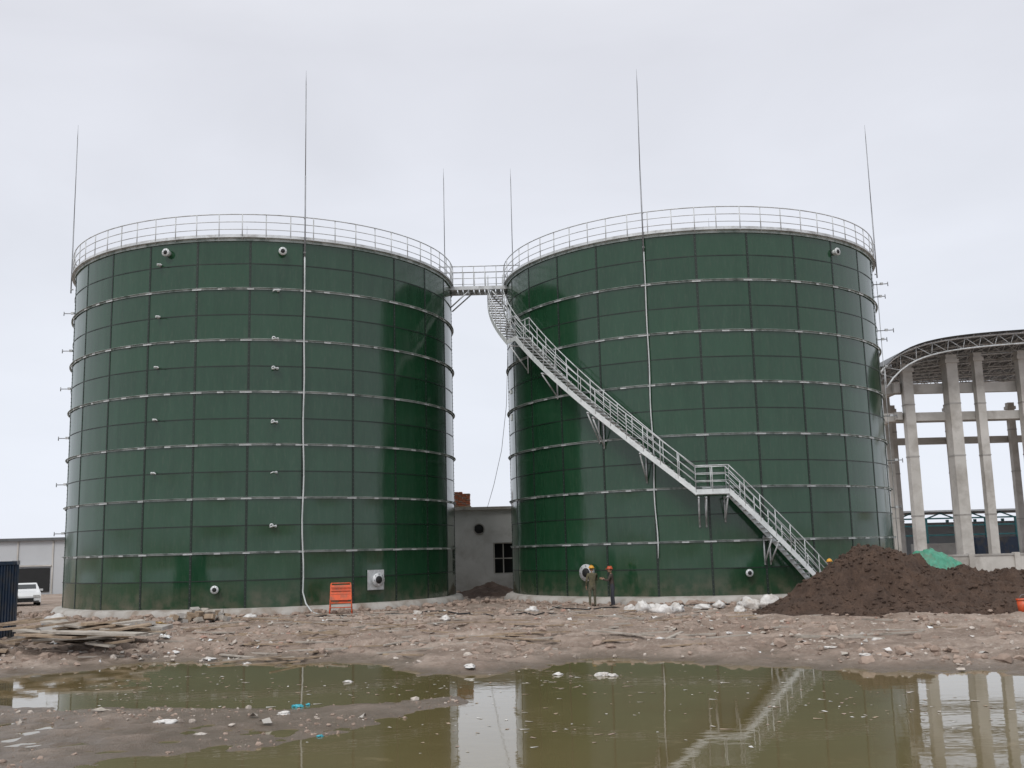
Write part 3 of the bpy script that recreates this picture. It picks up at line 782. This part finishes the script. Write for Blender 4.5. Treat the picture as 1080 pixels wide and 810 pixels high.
# ------------------------------------------------------------------ people
def person(name,loc,rz,jacket,trous,hat,pose='stand',scale=1.0):
    e=empty(name,loc,rz); e.scale=(scale,)*3
    J={}; R_={}
    def j(k,p,r,): J[k]=Vector(p); R_[k]=r
    b=.05 if pose=='lean' else 0
    j('pel',(0,0,.95),.13); j('wai',(0,.01+b*.5,1.12),.128); j('che',(0,.01+b,1.32),.155); j('nb',(0,.0+b,1.46),.075); j('nk',(0,.02+b,1.53),.052)
    hd=Vector((0,.04+b*1.4,1.645))
    for s_,n_ in ((-1,'l'),(1,'r')):
        j('sh'+n_,(s_*.18,b,1.41),.068)
        if pose=='lean' or (pose=='reach' and s_>0):
            j('el'+n_,(s_*.25,.16,1.17),.05); j('wr'+n_,(s_*.19,.40,1.24),.035); j('pa'+n_,(s_*.17,.48,1.27),.036)
        else:
            j('el'+n_,(s_*.25,-.03,1.14),.05); j('wr'+n_,(s_*.25,.06,.91),.035); j('pa'+n_,(s_*.245,.08,.83),.036)
        st_=s_*.07
        j('hi'+n_,(s_*.1,0,.88),.1); j('kn'+n_,(s_*.12,.03+st_*.7,.49),.07); j('an'+n_,(s_*.13,st_,.09),.05); j('to'+n_,(s_*.15,.15+st_,.045),.045)
    L=[('pel','wai','J'),('wai','che','J'),('che','nb','J'),('nb','nk','S')]
    for n_ in 'lr':
        L+=[('che','sh'+n_,'J'),('sh'+n_,'el'+n_,'J'),('el'+n_,'wr'+n_,'J'),('wr'+n_,'pa'+n_,'S'),('pel','hi'+n_,'T'),('hi'+n_,'kn'+n_,'T'),('kn'+n_,'an'+n_,'T'),('an'+n_,'to'+n_,'B')]
    keys=list(J); me=bpy.data.meshes.new("sk"); me.from_pydata([J[k] for k in keys],[(keys.index(a),keys.index(b_)) for a,b_,_ in L],[])
    o=bpy.data.objects.new("sk",me); COL.objects.link(o)
    md=o.modifiers.new("s",'SKIN'); md.use_smooth_shade=True
    for i_,k in enumerate(keys):
        sv=me.skin_vertices[0].data[i_]; sv.radius=(R_[k],R_[k]*(.8 if k in('che','wai','pel') else 1)); sv.use_root=(k=='pel')
    ss=o.modifiers.new("u",'SUBSURF'); ss.levels=1; ss.render_levels=1
    dg=bpy.context.evaluated_depsgraph_get(); bm_=bpy.data.meshes.new_from_object(o.evaluated_get(dg))
    bpy.data.objects.remove(o)
    bm_.name="body"; bm_.materials.clear()
    for m_ in (jacket,M['skin'],trous,M['boot']): bm_.materials.append(m_)
    idx={'J':0,'S':1,'T':2,'B':3}
    for p in bm_.polygons:
        best=9;bi=0
        for a,b_,l in L:
            A,B=J[a],J[b_]; d=B-A; t=max(0,min(1,(p.center-A).dot(d)/d.length_squared)); q=(p.center-A-d*t).length-(R_[a]+(R_[b_]-R_[a])*t)
            if q<best: best=q;bi=idx[l]
        p.material_index=bi; p.use_smooth=True
    ob=bpy.data.objects.new("body",bm_); COL.objects.link(ob); ob.parent=e
    mb=MB()
    mb.ball(hd,.105,M['skin'],14,10,(.82,.95,1.12)); mb.ball(hd+Vector((0,-.02,.012)),.108,M['hair'],12,8,(.84,.9,1.08),cut=-.03)
    mb.ball(hd+Vector((0,.108,-.015)),.018,M['skin'],8,6,(.8,1,1.5))
    for s_ in (-1,1):
        mb.ball(hd+Vector((s_*.034,.088,.012)),.011,M['hair'],8,6); mb.ball(hd+Vector((s_*.088,0,-.005)),.025,M['skin'],8,6,(.4,.8,1.2))
    mb.box(hd+Vector((0,.092,-.055)),(.045,.012,.009),M['hatr']); mb.obj("head",e)
    mb=MB(); hc=hd+Vector((0,-.005,.045))
    mb.ball(hc,.132,hat,16,10,(.92,1.08,.95),cut=0); 
    mb.tube([hc+Vector((.128*math.cos(k*.3927),.15*math.sin(k*.3927)+.01,.003)) for k in range(16)],.014,hat,6,closed=True)
    mb.box(hc+Vector((0,.155,0)),(.15,.07,.012),hat); mb.box(hc+Vector((0,0,.118)),(.03,.2,.03),hat); mb.obj("hard_hat",e)
    mb=MB()
    for s_,n_ in ((-1,'l'),(1,'r')):
        A,B=J['wr'+n_],J['pa'+n_]; d=(B-A).normalized(); side=d.cross(Vector((1,0,0))).normalized(); cu=Vector((-s_,0,0))
        for q,(off,ln) in enumerate(((-.027,.062),(-.009,.074),(.009,.07),(.027,.055))):
            b0=B+side*off+d*.01; mb.tube([b0,b0+d*ln*.55,b0+d*ln*.95+cu*.018,b0+d*ln*1.15+cu*.04],.0095,M['skin'],6,r2=.0075)
        t0=A+d*.03-side*.03; mb.tube([t0,t0-side*.028+d*.03,t0-side*.03+d*.06+cu*.015],.011,M['skin'],6,r2=.009)
    mb.obj("fingers",e)
    return e
person("construction_worker",(3.35,47.4,hz(3.35,47.4)+.02),rad(8),M['olive'],M['trous'],M['haty'],'reach',1.02)
person("construction_worker",(4.30,47.8,hz(4.30,47.8)+.02),rad(75),M['brownj'],M['trous2'],M['hatr'],'lean',1.0)
person("construction_worker",(13.45,45.5,hz(13.4,45.5)+.18),rad(150),M['brownj'],M['trous2'],M['haty'],'stand',1)

# ------------------------------------------------------------------ world + sun
SE,SA=rad(48),rad(205)
w=bpy.data.worlds.new("World"); scene.world=w; w.use_nodes=True; t=w.node_tree; bgn=t.nodes["Background"]
def N(ty,**k):
    nd=t.nodes.new(ty)
    for a,b in k.items(): setattr(nd,a,b)
    return nd
sky=N("ShaderNodeTexSky",sky_type='NISHITA',sun_disc=False,sun_elevation=SE,sun_rotation=SA)
tc=N("ShaderNodeTexCoord"); sp=N("ShaderNodeSeparateXYZ"); t.links.new(tc.outputs["Generated"],sp.inputs[0])
cr=N("ShaderNodeValToRGB"); t.links.new(sp.outputs["Z"],cr.inputs[0]); e=cr.color_ramp
st_=[(0,(.68,.71,.785)),(.18,(.675,.70,.76)),(.45,(.605,.615,.665)),(.7,(.85,.86,.89)),(1,(1,1,1))]
while len(e.elements)<len(st_): e.elements.new(.5)
for q,(p_,c_) in zip(e.elements,st_): q.position=p_; q.color=(*c_,1)
mp=N("ShaderNodeMapping"); mp.inputs["Scale"].default_value=(1,1,2.6); t.links.new(tc.outputs["Generated"],mp.inputs[0])
nz=N("ShaderNodeTexNoise"); nz.inputs["Scale"].default_value=2.4; nz.inputs["Detail"].default_value=5; nz.inputs["Roughness"].default_value=.5; nz.inputs["Distortion"].default_value=.4; t.links.new(mp.outputs[0],nz.inputs["Vector"])
mr=N("ShaderNodeMapRange"); t.links.new(nz.outputs["Fac"],mr.inputs[0]); mr.inputs[1].default_value=.3; mr.inputs[2].default_value=.7; mr.inputs[3].default_value=11.7; mr.inputs[4].default_value=13.4
vm=N("ShaderNodeVectorMath",operation='SCALE'); t.links.new(cr.outputs[0],vm.inputs[0]); t.links.new(mr.outputs[0],vm.inputs["Scale"])
mx=N("ShaderNodeMix",data_type='RGBA'); mx.inputs[0].default_value=.94; t.links.new(sky.outputs[0],mx.inputs[6]); t.links.new(vm.outputs[0],mx.inputs[7])
t.links.new(mx.outputs[2],bgn.inputs["Color"]); bgn.inputs["Strength"].default_value=.1
sl=bpy.data.lights.new("sun",'SUN'); sl.energy=1.45; sl.angle=rad(20); sl.color=(1,.97,.93)
so=bpy.data.objects.new("sun",sl); COL.objects.link(so)
d=Vector((math.sin(SA)*math.cos(SE),math.cos(SA)*math.cos(SE),math.sin(SE)))
so.rotation_euler=d.to_track_quat('Z','Y').to_euler(); so.location=(0,0,60)
